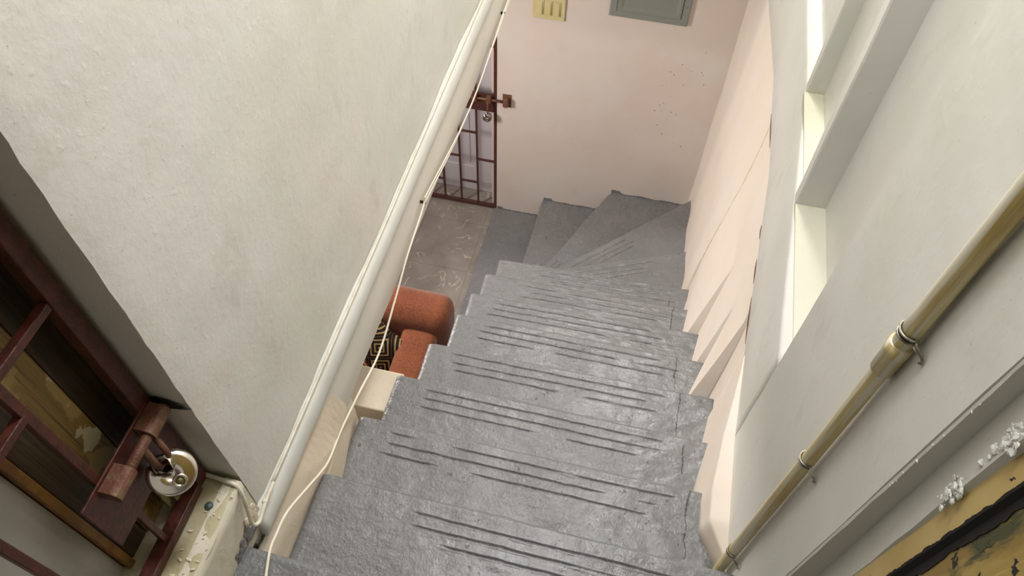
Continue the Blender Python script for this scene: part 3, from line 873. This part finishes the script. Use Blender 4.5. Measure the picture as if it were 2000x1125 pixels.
for k in range(40):
    p = Vector((-1.05 + random.random() * .05, -2.97 - random.random() * .22, 2.5))
    bmesh.ops.create_icosphere(bm, subdivisions=1, radius=.0008 + random.random() * .0022, matrix=Matrix.Translation(p) @ Matrix.Rotation(random.random() * 3, 4, 'Z') @ Matrix.Diagonal((1, 2, .6, 1)))
gt = obj('plaster_grit', bm, M['stub'], None); tag(gt, 'loose plaster grit scattered on the door sill', 'grit', kind='stuff')

# ------------------------------------------------------------------ cables
def off(y, z): return (-.983, y, z)
wire = thing('hanging_cable', (-.95, -2.9, 2.35), 'thin white twin cable strung along the edge of the slab above the opening', 'cable')
pA = [(-.985, y, z) for y, z in ((-.10, 2.13), (-.5, 2.125), (-.84, 2.11), (-1.042, 2.093), (-1.27, 2.075), (-1.449, 2.081), (-1.62, 2.10), (-1.79, 2.13), (-1.90, 2.152))]
pB = [(-.985, y, z) for y, z in ((-1.895, 2.155), (-1.94, 2.14), (-2.081, 2.115), (-2.217, 2.068), (-2.37, 2.028), (-2.524, 2.066), (-2.64, 2.09))] + \
     [(-.963, -2.75, 2.16), (-.958, -2.80, 2.20), (-.958, -2.86, 2.25), (-.959, -2.935, 2.306), (-.956, -2.99, 2.325), (-.946, -3.027, 2.351), (-.934, -3.074, 2.351), (-.92, -3.12, 2.350), (-.90, -3.22, 2.350)]
obj('cable_strand', tube(bmesh.new(), smooth_path(pA), .0028, 8), M['cable'], wire, True)
obj('cable_strand', tube(bmesh.new(), smooth_path([(x + .001, y + .004, z + .010 + .008 * math.sin(y * 6)) for x, y, z in pA]), .0022, 8), M['cable'], wire, True)
obj('cable_strand', tube(bmesh.new(), smooth_path(pB), .0030, 8), M['cable'], wire, True)
for y, z in ((-.84, 2.108), (-1.895, 2.148)): obj('cable_clip', B(-.999, -.982, y - .0015, y + .0015, z - .004, z + .008, bev=.0005), M['black'], wire)
pc_ = thing('painted_cable', (-1.0, -2.97, 2.4), 'paint-covered cable along the base of the left wall, turning into the doorway', 'cable')
pp = [(-1.15, -2.957, 2.512), (-1.10, -2.958, 2.512), (-1.078, -2.959, 2.508), (-1.03, -2.962, 2.506), (-1.0, -2.966, 2.494), (-.988, -2.985, 2.44), (-.984, -2.998, 2.395), (-.982, -2.985, 2.372), (-.984, -2.955, 2.376), (-.987, -2.93, 2.372), (-.990, -2.90, 2.366)]
obj('cable_run', tube(bmesh.new(), smooth_path(pp), .0042, 9), M['cablepaint'], pc_, True)
qq = [(-.9935 + .0008 * nz(y_, 1), y_, 2.362 + .003 * nz(y_ * 4, 2)) for y_ in [-2.9 + .1 * i for i in range(29)]]
obj('cable_run', tube(bmesh.new(), smooth_path(qq, 3), .0034, 8), M['cablepaint'], pc_, True)
for p in ((-1.078, -2.957, 2.509), (-.9865, -2.945, 2.375)):
    bm = bmesh.new()
    bmesh.ops.create_icosphere(bm, subdivisions=2, radius=.0065, matrix=Matrix.Translation(p))
    obj('cable_clip', bm, M['cablepaint'], pc_, True)

# ------------------------------------------------------------------ conduit with wire straps
cd = thing('conduit_pipe', (-.016, -2.765, 2.3), 'yellow-stained plastic conduit running up the right wall', 'pipe')
PX, PY = -.0155, -2.764
def ppt(z): return (PX + .002 * nz(z * 2, 1) , PY + .003 * nz(z * 1.4, 5), z)
ZC = 3.035
obj('lower_pipe', tube(bmesh.new(), [ppt(1.985 + i * (ZC - 1.985) / 30) for i in range(31)], .0122, 20), M['pipe'], cd, True)
obj('upper_pipe', tube(bmesh.new(), [ppt(ZC + .005 + i * (4.8 - ZC) / 20) for i in range(21)], .0140, 20), M['pipe'], cd, True)
obj('coupling', tube(bmesh.new(), [ppt(ZC - .035), ppt(ZC - .034), ppt(ZC + .008), ppt(ZC + .009), ppt(ZC + .030), ppt(ZC + .031)], 1, 24, rfun=lambda i: (.0125, .0162, .0162, .0170, .0172, .0142)[i]), M['pipe'], cd, True)
def strap(z, sc_=1.0, label=''):
    t = thing('wire_strap', (PX, PY, z), label, 'wire clip', 'wire straps along the conduit')
    for dz in (-.004 * sc_, .0035 * sc_):
        pts = []
        for a in range(13):
            th = math.radians(75 + 210 * a / 12 * 1.0)
            pts.append((PX + .0165 * sc_ * math.cos(th), PY + .0165 * sc_ * math.sin(th), z + dz))
        pts = pts + [(PX + .002, PY - .022 * sc_, z + dz * .8), (-.006, PY - .033 * sc_, z + dz * .4 - .002), (-.004, PY - .038 * sc_, z - .008 * sc_), (-.004, PY - .034 * sc_, z - .015 * sc_), (.002, PY - .033 * sc_, z - .016 * sc_)]
        obj('wire_loop', tube(bmesh.new(), smooth_path(pts, 3), .0018 * sc_, 7), M['strap'], t, True)
    obj('wire_twist', tube(bmesh.new(), [(PX + .0148 * sc_ * math.cos(math.radians(a)), PY + .0148 * sc_ * math.sin(math.radians(a)), z) for a in range(80, 290, 14)], .0024 * sc_, 7), M['wire_dark'], t, True)
strap(3.092, 1.0, 'twisted wire strap holding the conduit just above its coupling')
strap(2.70, .9, 'middle wire strap on the conduit below the coupling')
strap(2.21, .9, 'lowest wire strap on the conduit near the step')
